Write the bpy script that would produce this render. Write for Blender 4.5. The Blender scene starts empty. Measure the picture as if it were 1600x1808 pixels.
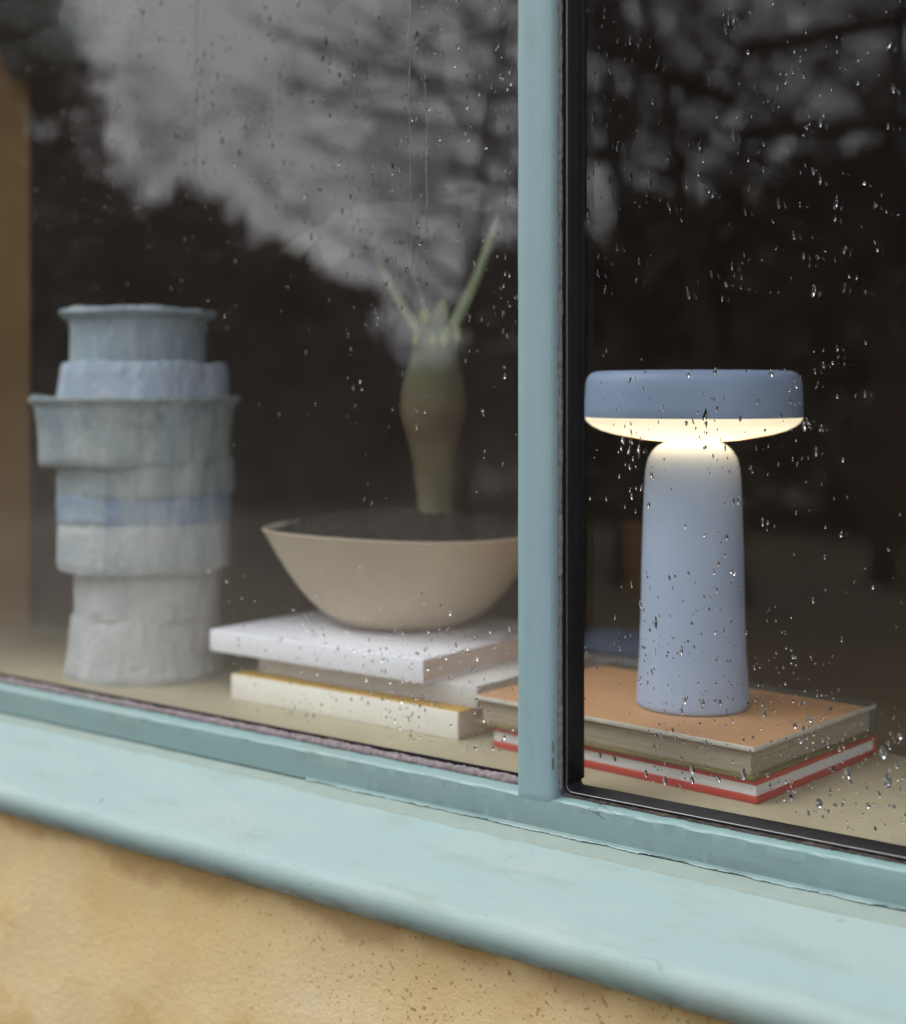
import bpy, bmesh, math, random
from mathutils import Vector, Matrix, noise as mn
R = math.radians
random.seed(7)
EYE = 1.45                       # metres above the ground; heights below are given relative to this eye level
SC = bpy.context.scene
COL = SC.collection

# ------------------------------------------------------------------ camera
cam_d = bpy.data.cameras.new('camera')
cam = bpy.data.objects.new('camera', cam_d); COL.objects.link(cam)
cam.location = (0, 0, EYE)
cam.rotation_euler = (R(90), 0, R(36.8))
cam_d.sensor_width = 36; cam_d.sensor_fit = 'AUTO'
cam_d.lens = 2500 / 1808 * 36
cam_d.shift_y = -204 / 1808
cam_d.clip_start = 0.02; cam_d.clip_end = 600
cam_d.dof.use_dof = True
cam_d.dof.focus_distance = 0.765
cam_d.dof.aperture_fstop = 4.5
cam_d.dof.aperture_blades = 9
SC.camera = cam

# ------------------------------------------------------------------ sky, sun, exposure
SUN_AZ, SUN_EL = 234.0, 56.0      # overcast: the bright part of the cloud is in front of the window, to the left
w = bpy.data.worlds.new('World'); SC.world = w; w.use_nodes = True
nt = w.node_tree; nt.nodes.clear()
out = nt.nodes.new('ShaderNodeOutputWorld'); bg = nt.nodes.new('ShaderNodeBackground')
sky = nt.nodes.new('ShaderNodeTexSky'); sky.sky_type = 'NISHITA'; sky.sun_disc = False
sky.sun_elevation = R(SUN_EL); sky.sun_rotation = R(SUN_AZ)
sky.air_density = 1.0; sky.dust_density = 6.0; sky.ozone_density = 1.0; sky.altitude = 50
hs = nt.nodes.new('ShaderNodeHueSaturation'); hs.inputs['Saturation'].default_value = 0.22
mx = nt.nodes.new('ShaderNodeMix'); mx.data_type = 'RGBA'; mx.inputs[0].default_value = 0.55
mx.inputs[7].default_value = (9.6, 9.3, 10.2, 1)          # flat cloud layer
nt.links.new(sky.outputs[0], hs.inputs['Color']); nt.links.new(hs.outputs[0], mx.inputs[6])
nt.links.new(mx.outputs[2], bg.inputs[0]); bg.inputs[1].default_value = 0.15
nt.links.new(bg.outputs[0], out.inputs[0])
sun_d = bpy.data.lights.new('sun', 'SUN'); sun_d.energy = 1.45; sun_d.angle = R(35); sun_d.color = (.99, .99, 1)
sun = bpy.data.objects.new('sun', sun_d); COL.objects.link(sun)
sv = Vector((math.sin(R(SUN_AZ)) * math.cos(R(SUN_EL)), math.cos(R(SUN_AZ)) * math.cos(R(SUN_EL)), math.sin(R(SUN_EL))))
sun.rotation_euler = (-sv).to_track_quat('-Z', 'Y').to_euler()
SC.view_settings.view_transform = 'Standard'; SC.view_settings.look = 'None'
SC.view_settings.exposure = 0.75; SC.view_settings.gamma = 1
SC.view_settings.use_curve_mapping = False
cy = SC.cycles
cy.max_bounces = 14; cy.transparent_max_bounces = 24; cy.transmission_bounces = 10
cy.glossy_bounces = 6; cy.diffuse_bounces = 5
cy.sample_clamp_indirect = 6
cy.use_denoising = True

# ------------------------------------------------------------------ helpers
def tag(o, label=None, cat=None, group=None, kind=None):
    if label: o['label'] = label
    if cat: o['category'] = cat
    if group: o['group'] = group
    if kind: o['kind'] = kind
    return o

def empty(name, loc, rz=0, label=None, cat=None, group=None):
    o = bpy.data.objects.new(name, None); COL.objects.link(o)
    o.location = (loc[0], loc[1], loc[2] + EYE); o.rotation_euler = (0, 0, rz)
    o.empty_display_size = .02
    return tag(o, label, cat, group)

def mesh(name, V, F, mat, parent=None, smooth=False, loc=None):
    m = bpy.data.meshes.new(name); m.from_pydata([tuple(v) for v in V], [], F); m.validate()
    if smooth:
        m.polygons.foreach_set('use_smooth', [True] * len(m.polygons))
    if mat: m.materials.append(mat)
    o = bpy.data.objects.new(name, m); COL.objects.link(o)
    if loc: o.location = (loc[0], loc[1], loc[2] + EYE)
    elif parent is None: o.location = (0, 0, EYE)
    if parent: o.parent = parent
    return o

def box(V, F, x0, x1, y0, y1, z0, z1):
    b = len(V)
    V += [(x0, y0, z0), (x1, y0, z0), (x1, y1, z0), (x0, y1, z0), (x0, y0, z1), (x1, y0, z1), (x1, y1, z1), (x0, y1, z1)]
    F += [tuple(b + i for i in f) for f in ((0, 3, 2, 1), (4, 5, 6, 7), (0, 1, 5, 4), (1, 2, 6, 5), (2, 3, 7, 6), (3, 0, 4, 7))]

def sharp(o, deg=22):
    o.data.set_sharp_from_angle(angle=R(deg)); return o

def bevel(o, w, seg=2):
    m = o.modifiers.new('bevel', 'BEVEL'); m.width = w; m.segments = seg; m.limit_method = 'ANGLE'; m.angle_limit = R(40)
    m.harden_normals = False
    o.data.polygons.foreach_set('use_smooth', [True] * len(o.data.polygons))
    return o

def boxobj(name, dims, mat, parent=None, bev=0, loc=None):
    V, F = [], []; box(V, F, *dims)
    o = mesh(name, V, F, mat, parent, loc=loc)
    if bev: bevel(o, bev)
    return o

def lathe(prof, n=48, fn=None, cap_top=False, cap_bot=False):
    V, F = [], []
    for k, (r, z) in enumerate(prof):
        for i in range(n):
            a = 2 * math.pi * i / n
            rr, zz = (r, z) if fn is None else fn(r, z, a, k)
            V.append((rr * math.cos(a), rr * math.sin(a), zz))
    for k in range(len(prof) - 1):
        for i in range(n):
            j = (i + 1) % n
            F.append((k * n + i, k * n + j, (k + 1) * n + j, (k + 1) * n + i))
    if cap_bot: F.append(tuple(reversed(range(n))))
    if cap_top: F.append(tuple((len(prof) - 1) * n + i for i in range(n)))
    return V, F

def tube(V, F, pts, rads, n=6, caps=True):
    b = len(V); up = Vector((.31, .17, .93))
    P = [Vector(p) for p in pts]
    for k, p in enumerate(P):
        d = (P[min(k + 1, len(P) - 1)] - P[max(k - 1, 0)])
        if d.length < 1e-9: d = Vector((0, 0, 1))
        d.normalize()
        s = d.cross(up)
        if s.length < .05: s = d.cross(Vector((1, 0, 0)))
        s.normalize(); t = s.cross(d)
        for i in range(n):
            a = 2 * math.pi * i / n
            V.append(tuple(p + (s * math.cos(a) + t * math.sin(a)) * rads[k]))
    for k in range(len(P) - 1):
        for i in range(n):
            j = (i + 1) % n
            F.append((b + k * n + i, b + k * n + j, b + (k + 1) * n + j, b + (k + 1) * n + i))
    if caps:
        F.append(tuple(b + i for i in reversed(range(n))))
        F.append(tuple(b + (len(P) - 1) * n + i for i in range(n)))

def N3(x, y=0., z=0.): return mn.noise(Vector((x, y, z)))

# ------------------------------------------------------------------ materials
class NT:
    def __init__(s, name):
        s.m = bpy.data.materials.new(name); s.m.use_nodes = True
        s.t = s.m.node_tree; s.b = s.t.nodes['Principled BSDF']; s.o = s.t.nodes['Material Output']
        s.co = s.t.nodes.new('ShaderNodeTexCoord')
    def n(s, ty, **kw):
        x = s.t.nodes.new(ty)
        for k, v in kw.items():
            if k.startswith('_'): setattr(x, k[1:], v)
            else: x.inputs[k].default_value = v
        return x
    def l(s, a, b): s.t.links.new(a, b)
    def mapped(s, scale=(1, 1, 1)):
        mp = s.n('ShaderNodeMapping'); mp.inputs['Scale'].default_value = scale
        s.l(s.co.outputs['Object'], mp.inputs[0]); return mp.outputs[0]
    def noise(s, scale, detail=4, rough=.55, vec=None, dist=0):
        x = s.n('ShaderNodeTexNoise', Scale=scale, Detail=detail, Roughness=rough, Distortion=dist)
        s.l(vec if vec is not None else s.co.outputs['Object'], x.inputs['Vector']); return x.outputs['Fac']
    def ramp(s, f, stops):
        x = s.n('ShaderNodeValToRGB'); e = x.color_ramp.elements
        while len(e) < len(stops): e.new(.5)
        for el, (p, c) in zip(e, stops):
            el.position = p; el.color = (*c, 1) if len(c) == 3 else c
        s.l(f, x.inputs[0]); return x.outputs[0]
    def mix(s, f, a, b, mode='MIX'):
        x = s.n('ShaderNodeMix', _data_type='RGBA', _blend_type=mode)
        for v, i in ((f, 0), (a, 6), (b, 7)):
            if hasattr(v, 'is_output'): s.l(v, x.inputs[i])
            elif isinstance(v, (tuple, list)): x.inputs[i].default_value = (*v, 1)
            else: x.inputs[i].default_value = v
        return x.outputs[2]
    def math(s, op, a, b=0.):
        x = s.n('ShaderNodeMath', _operation=op)
        for v, i in ((a, 0), (b, 1)):
            if hasattr(v, 'is_output'): s.l(v, x.inputs[i])
            else: x.inputs[i].default_value = v
        return x.outputs[0]
    def maprange(s, f, a, b, c=0., d=1.):
        x = s.n('ShaderNodeMapRange', _interpolation_type='SMOOTHSTEP')
        s.l(f, x.inputs[0])
        for i, v in enumerate((a, b, c, d)): x.inputs[i + 1].default_value = v
        return x.outputs[0]
    def bump(s, h, strength=.3, dist=.001):
        x = s.n('ShaderNodeBump', Strength=strength, Distance=dist)
        s.l(h, x.inputs['Height']); s.l(x.outputs[0], s.b.inputs['Normal']); return x
    def col(s, c):
        if hasattr(c, 'is_output'): s.l(c, s.b.inputs['Base Color'])
        else: s.b.inputs['Base Color'].default_value = (*c, 1)
    def set(s, **kw):
        for k, v in kw.items(): s.b.inputs[k.replace('_', ' ')].default_value = v

def plain(name, c, rough=.6, var=.15, scale=40, bump=.15, bd=.0006, spec=.4, c2=None, vs=(1, 1, 1)):
    M = NT(name); v = M.mapped(vs)
    f = M.noise(scale, 5, .6, v)
    c2 = c2 or tuple(x * (1 - 2 * var) for x in c)
    M.col(M.ramp(f, [(.3, c2), (.7, c)]))
    M.bump(M.noise(scale * 6, 4, .6, v), bump, bd)
    M.set(Roughness=rough, Specular_IOR_Level=spec)
    return M.m

def paint_mat(name, c, dirt, seed, rough=.5, upright=False):
    M = NT(name)
    v = M.mapped((60, 60, 9) if upright else (9, 60, 60)); v2 = M.mapped((4, 4, 1.2) if upright else (1.2, 4, 4))
    big = M.noise(6 + seed, 5, .6, v2)
    fine = M.noise(9, 6, .65, v)
    cc = M.mix(M.maprange(big, .42, .72), c, tuple(a * b for a, b in zip(c, (1.12, 1.03, 1.0))))
    cc = M.mix(M.maprange(fine, .56, .78, 0, .35), cc, dirt)
    cc = M.mix(M.maprange(M.noise(13, 5, .65, v2), .53, .70, 0, .5), cc, dirt)
    spots = M.noise(110, 3, .6)
    cc = M.mix(M.maprange(spots, .70, .76, 0, .35), cc, tuple(x * .55 for x in dirt))
    crk = M.math('ABSOLUTE', M.math('SUBTRACT', M.noise(16, 3, .6, M.mapped((3, 1, 1) if upright else (1, 2.2, 2.2)), .6), .5))     # hairline cracks in the paint
    crk = M.math('MULTIPLY', M.maprange(crk, .0045, .0015), M.maprange(M.noise(21, 2), .56, .66))
    cc = M.mix(M.math('MULTIPLY', crk, .0 if upright else .55), cc, tuple(x * .35 for x in dirt))
    if seed == 3:                                                            # patchy darker green towards the drip edge
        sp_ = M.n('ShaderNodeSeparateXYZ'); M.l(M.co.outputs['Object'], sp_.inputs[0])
        edge_tint = M.math('MULTIPLY', M.maprange(sp_.outputs[2], -.2835, -.2915), M.maprange(M.noise(38, 5, .7), .45, .62, .05, .6))
        cc = M.mix(edge_tint, cc, (.055, .075, .055))
    M.col(cc)
    h = M.math('ADD', M.math('MULTIPLY', fine, .8), M.math('MULTIPLY', M.noise(260, 5, .7), .45))
    h = M.math('SUBTRACT', h, M.math('MULTIPLY', crk, 0. if upright else 1.2))
    M.bump(h, .12 if upright else .3, .0006)
    M.set(Roughness=rough, Specular_IOR_Level=.35)
    return M.m

P_FRAME = paint_mat('teal frame paint', (.140, .222, .215), (.12, .17, .155), 0)
P_MULL = paint_mat('teal mullion paint', (.160, .246, .262), (.14, .21, .20), 1, .5, True)
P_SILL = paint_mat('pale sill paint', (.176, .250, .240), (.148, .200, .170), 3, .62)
P_CAULK = plain('old caulk', (.165, .22, .195), .75, .2, 60, .3, .0006, c2=(.15, .195, .165))
PUTTY = plain('crumbling putty', (.27, .235, .24), .9, .2, 300, .9, .0015, c2=(.12, .10, .10))
WOODDIRT = plain('bare weathered wood', (.13, .105, .085), .9, .3, 300, .8, .001, c2=(.03, .024, .02))
SCAR = plain('dark exposed wood', (.05, .032, .02), .9, .2, 300, .8, .001)
RUBBER = plain('black glazing rubber', (.009, .009, .010), .42, .2, 80, .1, .0003, spec=.16)

# stucco
M = NT('ochre stucco')
b1 = M.noise(4.5, 5, .6); b2 = M.noise(14, 5, .6); gr = M.noise(420, 4, .7); md = M.noise(95, 4, .6)
cc = M.ramp(b1, [(.32, (.42, .305, .11)), (.5, (.45, .345, .17)), (.68, (.465, .385, .235))])
cc = M.mix(M.maprange(b2, .53, .70, 0, .6), cc, (.38, .245, .075))
sep = M.n('ShaderNodeSeparateXYZ'); M.l(M.co.outputs['Object'], sep.inputs[0])
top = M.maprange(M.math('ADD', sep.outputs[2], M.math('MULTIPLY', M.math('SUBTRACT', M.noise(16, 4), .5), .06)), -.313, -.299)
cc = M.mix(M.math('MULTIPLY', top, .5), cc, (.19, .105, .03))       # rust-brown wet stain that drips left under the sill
pits = M.math('MULTIPLY', M.maprange(M.noise(330, 2, .5), .63, .70, 0, .85), M.maprange(sep.outputs[0], -.75, -.45, .25, 1.))
cc = M.mix(pits, cc, (.22, .14, .06)); M.col(cc)
M.bump(M.math('ADD', M.math('MULTIPLY', gr, .8), md), .42, .0026); M.set(Roughness=.85, Specular_IOR_Level=.25)
STUCCO = M.m

# glass: thin coated sheet, Schlick reflection at either face, slight waviness, faint damp film plus a brownish haze added to lift the darks
def glass_mat(name, wav, fog):
    M = NT(name); t = M.t
    lw = M.n('ShaderNodeNewGeometry')
    dot = M.n('ShaderNodeVectorMath', _operation='DOT_PRODUCT')
    M.l(lw.outputs['Incoming'], dot.inputs[0]); M.l(lw.outputs['Normal'], dot.inputs[1])
    f = M.math('POWER', M.math('SUBTRACT', 1., M.math('ABSOLUTE', dot.outputs['Value'])), 5.)
    f = M.math('ADD', M.math('MULTIPLY', f, .935), .065)       # sealed double glazing: two surfaces counted per face
    gl = M.n('ShaderNodeBsdfGlossy', Roughness=.02)
    tr = M.n('ShaderNodeBsdfTransparent'); tr.inputs[0].default_value = (.965, .98, .97, 1)
    bp = M.n('ShaderNodeBump', Strength=wav, Distance=.0006)
    M.l(M.noise(26, 2, .5, M.mapped((3, 1, 1))), bp.inputs['Height']); M.l(bp.outputs[0], gl.inputs['Normal'])
    a = M.n('ShaderNodeMixShader'); M.l(f, a.inputs[0]); M.l(tr.outputs[0], a.inputs[1]); M.l(gl.outputs[0], a.inputs[2])
    res = a.outputs[0]
    if True:
        sep = M.n('ShaderNodeSeparateXYZ'); M.l(M.co.outputs['Object'], sep.inputs[0])
        low = M.maprange(sep.outputs[2], .06, -.23)
        leftw = M.maprange(sep.outputs[0], -.55, -.95, .25, 1)
        fz = M.math('MULTIPLY', M.math('MULTIPLY', low, leftw), M.maprange(M.noise(9, 4, .6), .3, .7, .5, 1))
        fz = M.math('ADD', M.math('MULTIPLY', fz, fog), .012 if fog else .004)
        df = M.n('ShaderNodeBsdfDiffuse'); df.inputs[0].default_value = (.76, .68, .60, 1)
        tl = M.n('ShaderNodeBsdfTranslucent'); tl.inputs[0].default_value = (.76, .68, .60, 1)
        ad = M.n('ShaderNodeMixShader'); M.l(df.outputs[0], ad.inputs[1]); M.l(tl.outputs[0], ad.inputs[2])
        c = M.n('ShaderNodeMixShader'); M.l(fz, c.inputs[0]); M.l(res, c.inputs[1]); M.l(ad.outputs[0], c.inputs[2])
        res = c.outputs[0]
    t.nodes.remove(M.b); M.l(res, M.o.inputs[0])
    return M.m
GLASS_L = glass_mat('old window glass', .06, .08)
GLASS_R = glass_mat('newer window glass', .05, 0)
M = NT('rain water'); M.t.nodes.remove(M.b)
g = M.n('ShaderNodeBsdfGlass', IOR=1.333, Roughness=0.); g.inputs['Color'].default_value = (.97, .97, .97, 1)      # nearly clear, a faint grey dims the drops
M.l(g.outputs[0], M.o.inputs[0]); WATER = M.m

M = NT('dimmed rain water'); M.t.nodes.remove(M.b)
g = M.n('ShaderNodeBsdfGlass', IOR=1.333, Roughness=0.); g.inputs['Color'].default_value = (.84, .84, .84, 1)  # grey put into the water colour to darken sky reflections in the drops
M.l(g.outputs[0], M.o.inputs[0]); WATER_DIM = M.m

# ------------------------------------------------------------------ outdoors (seen mirrored in the panes)
GRASS = plain('damp grass', (.10, .085, .05), .9, .25, 3, .5, .05)
SOILBANK = plain('wooded bank', (.10, .078, .052), .95, .3, 1.5, .5, .1)
BARK = plain('wet bark', (.085, .062, .050), .85, .25, 12, .6, .01)
TWIG = plain('bare twigs', (.11, .080, .072), .85, .2, 8, .2, .005)
LEAFD = plain('withered brown leaf', (.19, .135, .095), .7, .25, 3, .1, .002)
V, F = [], []
n = 48
for j in range(n + 1):
    for i in range(n + 1):
        x = -150 + 300 * i / n; y = -250 + 250.4 * j / n
        V.append((x, y, -EYE + (.06 * N3(x * .3, y * .3) if y < -1 else 0)))
for j in range(n):
    for i in range(n):
        a = j * (n + 1) + i; F.append((a, a + 1, a + n + 2, a + n + 1))
tag(mesh('ground', V, F, GRASS, None, True), kind='structure')

def mirror_pt(px, d):            # a bearing seen in the glass and its distance along the ray -> the place outdoors
    r = (px - 800) / 2500; c, s = math.cos(R(36.8)), math.sin(R(36.8))
    return d * (-s + r * c), 1.376 - d * (c + r * s)

# long wooded bank
V, F = [], []
prof = [(0, 0), (4, 1.0), (8, 2.0), (13, 2.6), (22, 2.8), (40, 2.6)]
for i in range(81):
    x = -90 + 150 * i / 80
    for k, (dy, h) in enumerate(prof):
        V.append((x, -26 - dy + .05 * x, -EYE - .1 + h * (.8 + .35 * N3(x * .09, dy * .2, 3)) + .3 * N3(x * .5, dy * .6, 1)))
for i in range(80):
    for k in range(5):
        a = i * 6 + k; F.append((a, a + 1, a + 7, a + 6))
tag(mesh('hill', V, F, SOILBANK, None, True), kind='structure')

def leaf_cloud(V, F, c, rad, n, size, rng):
    for _ in range(n):
        while True:
            p = Vector((rng.uniform(-1, 1), rng.uniform(-1, 1), rng.uniform(-1, 1)))
            if .25 < p.length < 1: break
        q = Vector((c[0] + p.x * rad[0], c[1] + p.y * rad[1], c[2] + p.z * rad[2]))
        a = Vector((rng.gauss(0, 1), rng.gauss(0, 1), rng.gauss(0, 1))).normalized()
        b = a.cross(Vector((rng.gauss(0, 1), rng.gauss(0, 1), rng.gauss(0, 1)))).normalized()
        s = size * rng.uniform(.6, 1.4); i = len(V)
        V += [tuple(q - a * s), tuple(q + b * s * .45), tuple(q + a * s), tuple(q - b * s * .45)]
        F.append((i, i + 1, i + 2, i + 3))

def bushy_tree(px, d, h, wid, seed, label):
    rng = random.Random(seed); x, y = mirror_pt(px, d)
    root = empty('bushy_tree', (x, y, -EYE), 0, label, 'tree', 'trees in front of the house')
    V, F = [], []
    tube(V, F, [(0, 0, -.1), (.05, .02, h * .4), (0, .05, h * .9)], [.22, .15, .03], 8)
    mesh('trunk', V, F, BARK, root)
    V, F = [], []
    for k in range(46):
        t = rng.random() ** .8; a = rng.uniform(0, 6.28); rr = wid * (1 - .75 * t) * rng.uniform(.3, 1)
        leaf_cloud(V, F, (rr * math.cos(a), rr * math.sin(a), h * (.06 + .9 * t)), (wid * .38 * (1.1 - .6 * t),) * 2 + (h * .12,), 120, .15, rng)
    mesh('crown', V, F, LEAFD, root)

def bare_tree(px, d, h, seed, label, spread=1.0, lev=(9, 8, 7, 5), base=.16, lean=(0, 0), low=.18, limbs=()):
    rng = random.Random(seed); x, y = mirror_pt(px, d)
    root = empty('bare_tree', (x, y, -EYE), 0, label, 'tree', 'trees in front of the house')
    VT, FT, V1, F1, V2, F2 = [], [], [], [], [], []
    def path(p, dr, L, r, seg, wob, up):
        pts, q, dd = [Vector(p)], Vector(p), Vector(dr).normalized()
        for k in range(seg):
            dd = (dd + Vector((rng.gauss(0, wob), rng.gauss(0, wob), rng.gauss(0, wob) + up))).normalized()
            q = q + dd * L / seg; pts.append(q.copy())
        return pts
    tr = path((0, 0, -.1), (lean[0], lean[1], 1), h * .85, base, 8, .07, .03)
    tube(VT, FT, tr, [base * (1 - .85 * k / 8) for k in range(9)], 9)
    def grow(parent, pr, level, L):
        for k in range(lev[level]):
            t = rng.uniform(low if level == 0 else .25, 1); i = min(int(t * (len(parent) - 1)), len(parent) - 2)
            fr = t * (len(parent) - 1) - i
            p = parent[i].lerp(parent[i + 1], fr); pd = (parent[i + 1] - parent[i]).normalized()
            a = rng.uniform(0, 6.283)
            side = Vector((math.cos(a), math.sin(a), rng.uniform(-.1, .6)))
            dr = pd * .55 + side * spread
            r = pr * (1 - .7 * t) * .55
            l = L * rng.uniform(.6, 1.15) * (1.1 - .45 * t)
            pts = path(p, dr, l, r, 5 if level < 2 else 3, .16, .05)
            m = len(pts)
            VV, FF, sides = (V1, F1, 6) if level < 2 else (V2, F2, 4)
            tube(VV, FF, pts, [max(r * (1 - .75 * q / (m - 1)), .0035) for q in range(m)], sides, level < 2)
            if level + 1 < len(lev): grow(pts, r, level + 1, l * .55)
    grow(tr, base, 0, h * .5)
    for (z, L, r, dz, sd) in limbs:                                   # named long low limbs
        pts = path((0, 0, z), (-.8 * sd, .6 * sd, dz), L, r, 9, .13, 0)
        tube(V1, F1, pts, [r * (1 - .75 * q / 9) for q in range(10)], 7)
        grow(pts, r, 1, L * .42)
    mesh('trunk', VT, FT, BARK, root, True); mesh('branches', V1, F1, BARK, root, True)
    tag(mesh('twigs', V2, F2, TWIG, root), kind='stuff')

bushy_tree(-60, 24, 6.6, 3.0, 1, 'tall dark bushy tree mirrored at the far left of the left pane')
bushy_tree(150, 21, 4.9, 2.6, 2, 'dark bushy tree mirrored above the stacked vase')
bushy_tree(350, 21, 4.4, 2.1, 3, 'lower dark bushy tree sloping down mirrored right of the vase')
bushy_tree(575, 22, 3.1, 2.2, 4, 'lowest dark bush mirrored behind the potted plant')
bushy_tree(-40, 13, 7.2, 1.5, 5, 'tall narrow bushy tree mirrored over the brown reveal at the far left')
bushy_tree(470, 20, 3.4, 2.0, 6, 'rounded dark bush mirrored between the vase and the potted plant')
bare_tree(170, 17, 6.1, 11, 'fine twigged bare tree mirrored at the top left of the left pane', .9, (10, 8, 8, 6), .09)
bare_tree(1110, 11, 7.5, 15, 'bare tree with long limbs mirrored behind the mullion', 1.2, (7, 6, 6, 4), .13, limbs=((3.35, 2.7, .050, -.02, 1), (3.75, 2.9, .055, .10, 1), (4.3, 2.6, .05, .05, 1), (3.2, 2.0, .04, .12, -1)))
bare_tree(1300, 10, 8.0, 13, 'large bare tree mirrored across the right pane', 1.1, (9, 8, 6, 6), .10, limbs=((3.3, 2.6, .075, .10, -1), (3.9, 3.0, .085, .28, -1), (3.5, 2.0, .06, .30, 1)))
bare_tree(1560, 11, 8.5, 14, 'bare tree mirrored at the right edge of the right pane', 1.1, (14, 10, 7, 6), .12)
for k, (px, d, h) in enumerate([(520, 15, 2.4), (640, 14, 2.5), (760, 15, 2.7), (880, 13, 2.9)]):
    bare_tree(px, d, h, 40 + k, ['low bare shrub mirrored left of the potted plant', 'low bare shrub mirrored behind the left leaf stalk', 'low bare shrub mirrored behind the right leaf stalk', 'low bare shrub mirrored beside the mullion'][k], 1.2, (12, 8, 6), .03, (0, 0), .1)
bare_tree(820, 15, 7.5, 31, 'slender bare tree mirrored at the top of the left pane beside the mullion', 1.2, (9, 7, 6, 4), .11, limbs=((4.6, 1.8, .04, .1, 1),))
bare_tree(1800, 13, 9.0, 18, 'bare tree mirrored beyond the right pane', 1.1, (12, 9, 7, 5), .12)
for k, (px, d, h, wd) in enumerate([(1000, 20, 3.6, 2.6), (1250, 18, 3.9, 2.6), (1480, 17, 4.2, 2.4), (1720, 16, 4.6, 2.6)]):
    bushy_tree(px, d, h, wd, 20 + k, ['dark bush mirrored low beside the rubber gasket', 'dark bush mirrored behind the lamp shade', 'dark bush mirrored right of the lamp shade', 'tall dark bush mirrored at the right edge of the right pane'][k])

# ------------------------------------------------------------------ house wall
XL, XR, ZB, ZT = -1.2, .42, -.300, .78
V, F = [], []
nx, nz = 160, 60
for j in range(nz + 1):                                        # uneven rendered face below the window
    for i in range(nx + 1):
        x = -1.7 + 2.6 * i / nx; z = -.84 + .56 * j / nz
        V.append((x, .615 + .0035 * N3(x * 5, z * 5, 2) + .0015 * N3(x * 22, z * 22, 5), z))
for j in range(nz):
    for i in range(nx):
        a = j * (nx + 1) + i; F.append((a, a + 1, a + nx + 2, a + nx + 1))
box(V, F, -1.7, .9, .625, .885, -1.449, ZB)
box(V, F, -4.2, -1.7, .62, .885, -1.449, 1.6); box(V, F, .9, 3.2, .62, .885, -1.449, 1.6)
box(V, F, -1.7, XL, .62, .885, ZB, 1.6); box(V, F, XR, .9, .62, .885, ZB, 1.6)
box(V, F, XL, XR, .62, .885, ZT, 1.6)
tag(mesh('stucco_wall', V, F, STUCCO), 'ochre stucco wall stained brown below the teal sill', 'wall')

# ------------------------------------------------------------------ window
win = empty('window', (0, 0, 0), 0, 'weathered pale teal window frame with rain-spattered panes and sloping sill', 'window')
# sill board with rounded nose
pr = [(.676, -.2458)]
for k in range(1, 14): pr.append((.676 - .0670 * k / 13, -.2458 - .0263 * k / 13))
B0, B1, B2, B3 = (.6090, -.2721), (.5995, -.2759), (.5988, -.2885), (.6110, -.2944)
for k in range(1, 17):
    t = k / 16; u = 1 - t
    pr.append(tuple(u ** 3 * B0[q] + 3 * u * u * t * B1[q] + 3 * u * t * t * B2[q] + t ** 3 * B3[q] for q in (0, 1)))
pr += [(.6140, -.2951), (.660, -.2940), (.676, -.2935)]
V, F = [], []
ns, m = 420, len(pr)
for i in range(ns + 1):
    x = -1.32 + 1.86 * i / ns
    for k, (y, z) in enumerate(pr):
        wv = .0006 * N3(x * 9, y * 20, 1) + .00025 * N3(x * 60, y * 60, 7)
        if k > 13: wv += .0005 * N3(x * 25, k, 3)
        V.append((x, y, z + wv))
for i in range(ns):
    for k in range(m - 1):
        a = i * m + k; F.append((a, a + m, a + m + 1, a + 1))
F.append(tuple(range(m))); F.append(tuple(reversed(range(ns * m, ns * m + m))))
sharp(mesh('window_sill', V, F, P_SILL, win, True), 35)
# bottom rail: ragged lower paint edge over a dark gap, chamfered top
def sweep_x(name, prof, x0, x1, ns, mat, fn):
    V, F = [], []; m = len(prof)
    for i in range(ns + 1):
        x = x0 + (x1 - x0) * i / ns
        for k, (y, z) in enumerate(prof):
            dy, dz = fn(x, k); V.append((x, y + dy, z + dz))
    for i in range(ns):
        for k in range(m - 1):
            a = i * m + k; F.append((a, a + m, a + m + 1, a + 1))
    F.append(tuple(range(m))); F.append(tuple(reversed(range(ns * m, ns * m + m))))
    return sharp(mesh(name, V, F, mat, win, True), 20)
def rail_fn(x, k):
    crack = max(0, min(1, (x + .60) / .12))
    j = (.0005 * N3(x * 55, 2) + .0005 * N3(x * 190, 5) + .0004 * N3(x * 620, 8)) * crack
    if k <= 1: return (.0004 * N3(x * 40, k), j + .00005 + .0001 * crack)
    if k == 2: return (-.0003 * crack * (1 + N3(x * 120, 4)), .5 * j)
    if k >= 5: return (.0003 * N3(x * 60, k), .0005 * N3(x * 80, k, 2))
    return (.0003 * N3(x * 14, k, 4), 0)
sweep_x('bottom_rail', [(.684, -.2468), (.6732, -.2468), (.6722, -.2463), (.6717, -.2452), (.6717, -.234), (.6717, -.2284), (.6719, -.2278), (.6728, -.2270), (.6750, -.2264), (.681, -.2256), (.70, -.2253)], -1.3, .5, 1800, P_FRAME, rail_fn)
V, F = [], []; box(V, F, -1.3, .5, .679, .7, -.262, -.2470); mesh('rail_core', V, F, WOODDIRT, win)
# curled paint flakes over the crack
V, F = [], []
ns = 1500
for i in range(ns + 1):
    x = -.62 + .95 * i / ns
    on = max(0, min(1, 2.5 * (N3(x * 32, 3) + .28))); jj = .0005 * N3(x * 170, 6) + .0004 * N3(x * 560, 2)
    V += [(x, .67155, -.2440), (x, .67135 - .0004 * on, -.2454 + .3 * jj), (x, .6713 - .0010 * on + .5 * jj, -.2454 - .0007 * on + jj)]
for i in range(ns):
    for k in range(2):
        a = i * 3 + k; F.append((a, a + 1, a + 4, a + 3))
o = mesh('paint_flakes', V, F, P_FRAME, win); sd_ = o.modifiers.new('thick', 'SOLIDIFY'); sd_.thickness = .00025
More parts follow.
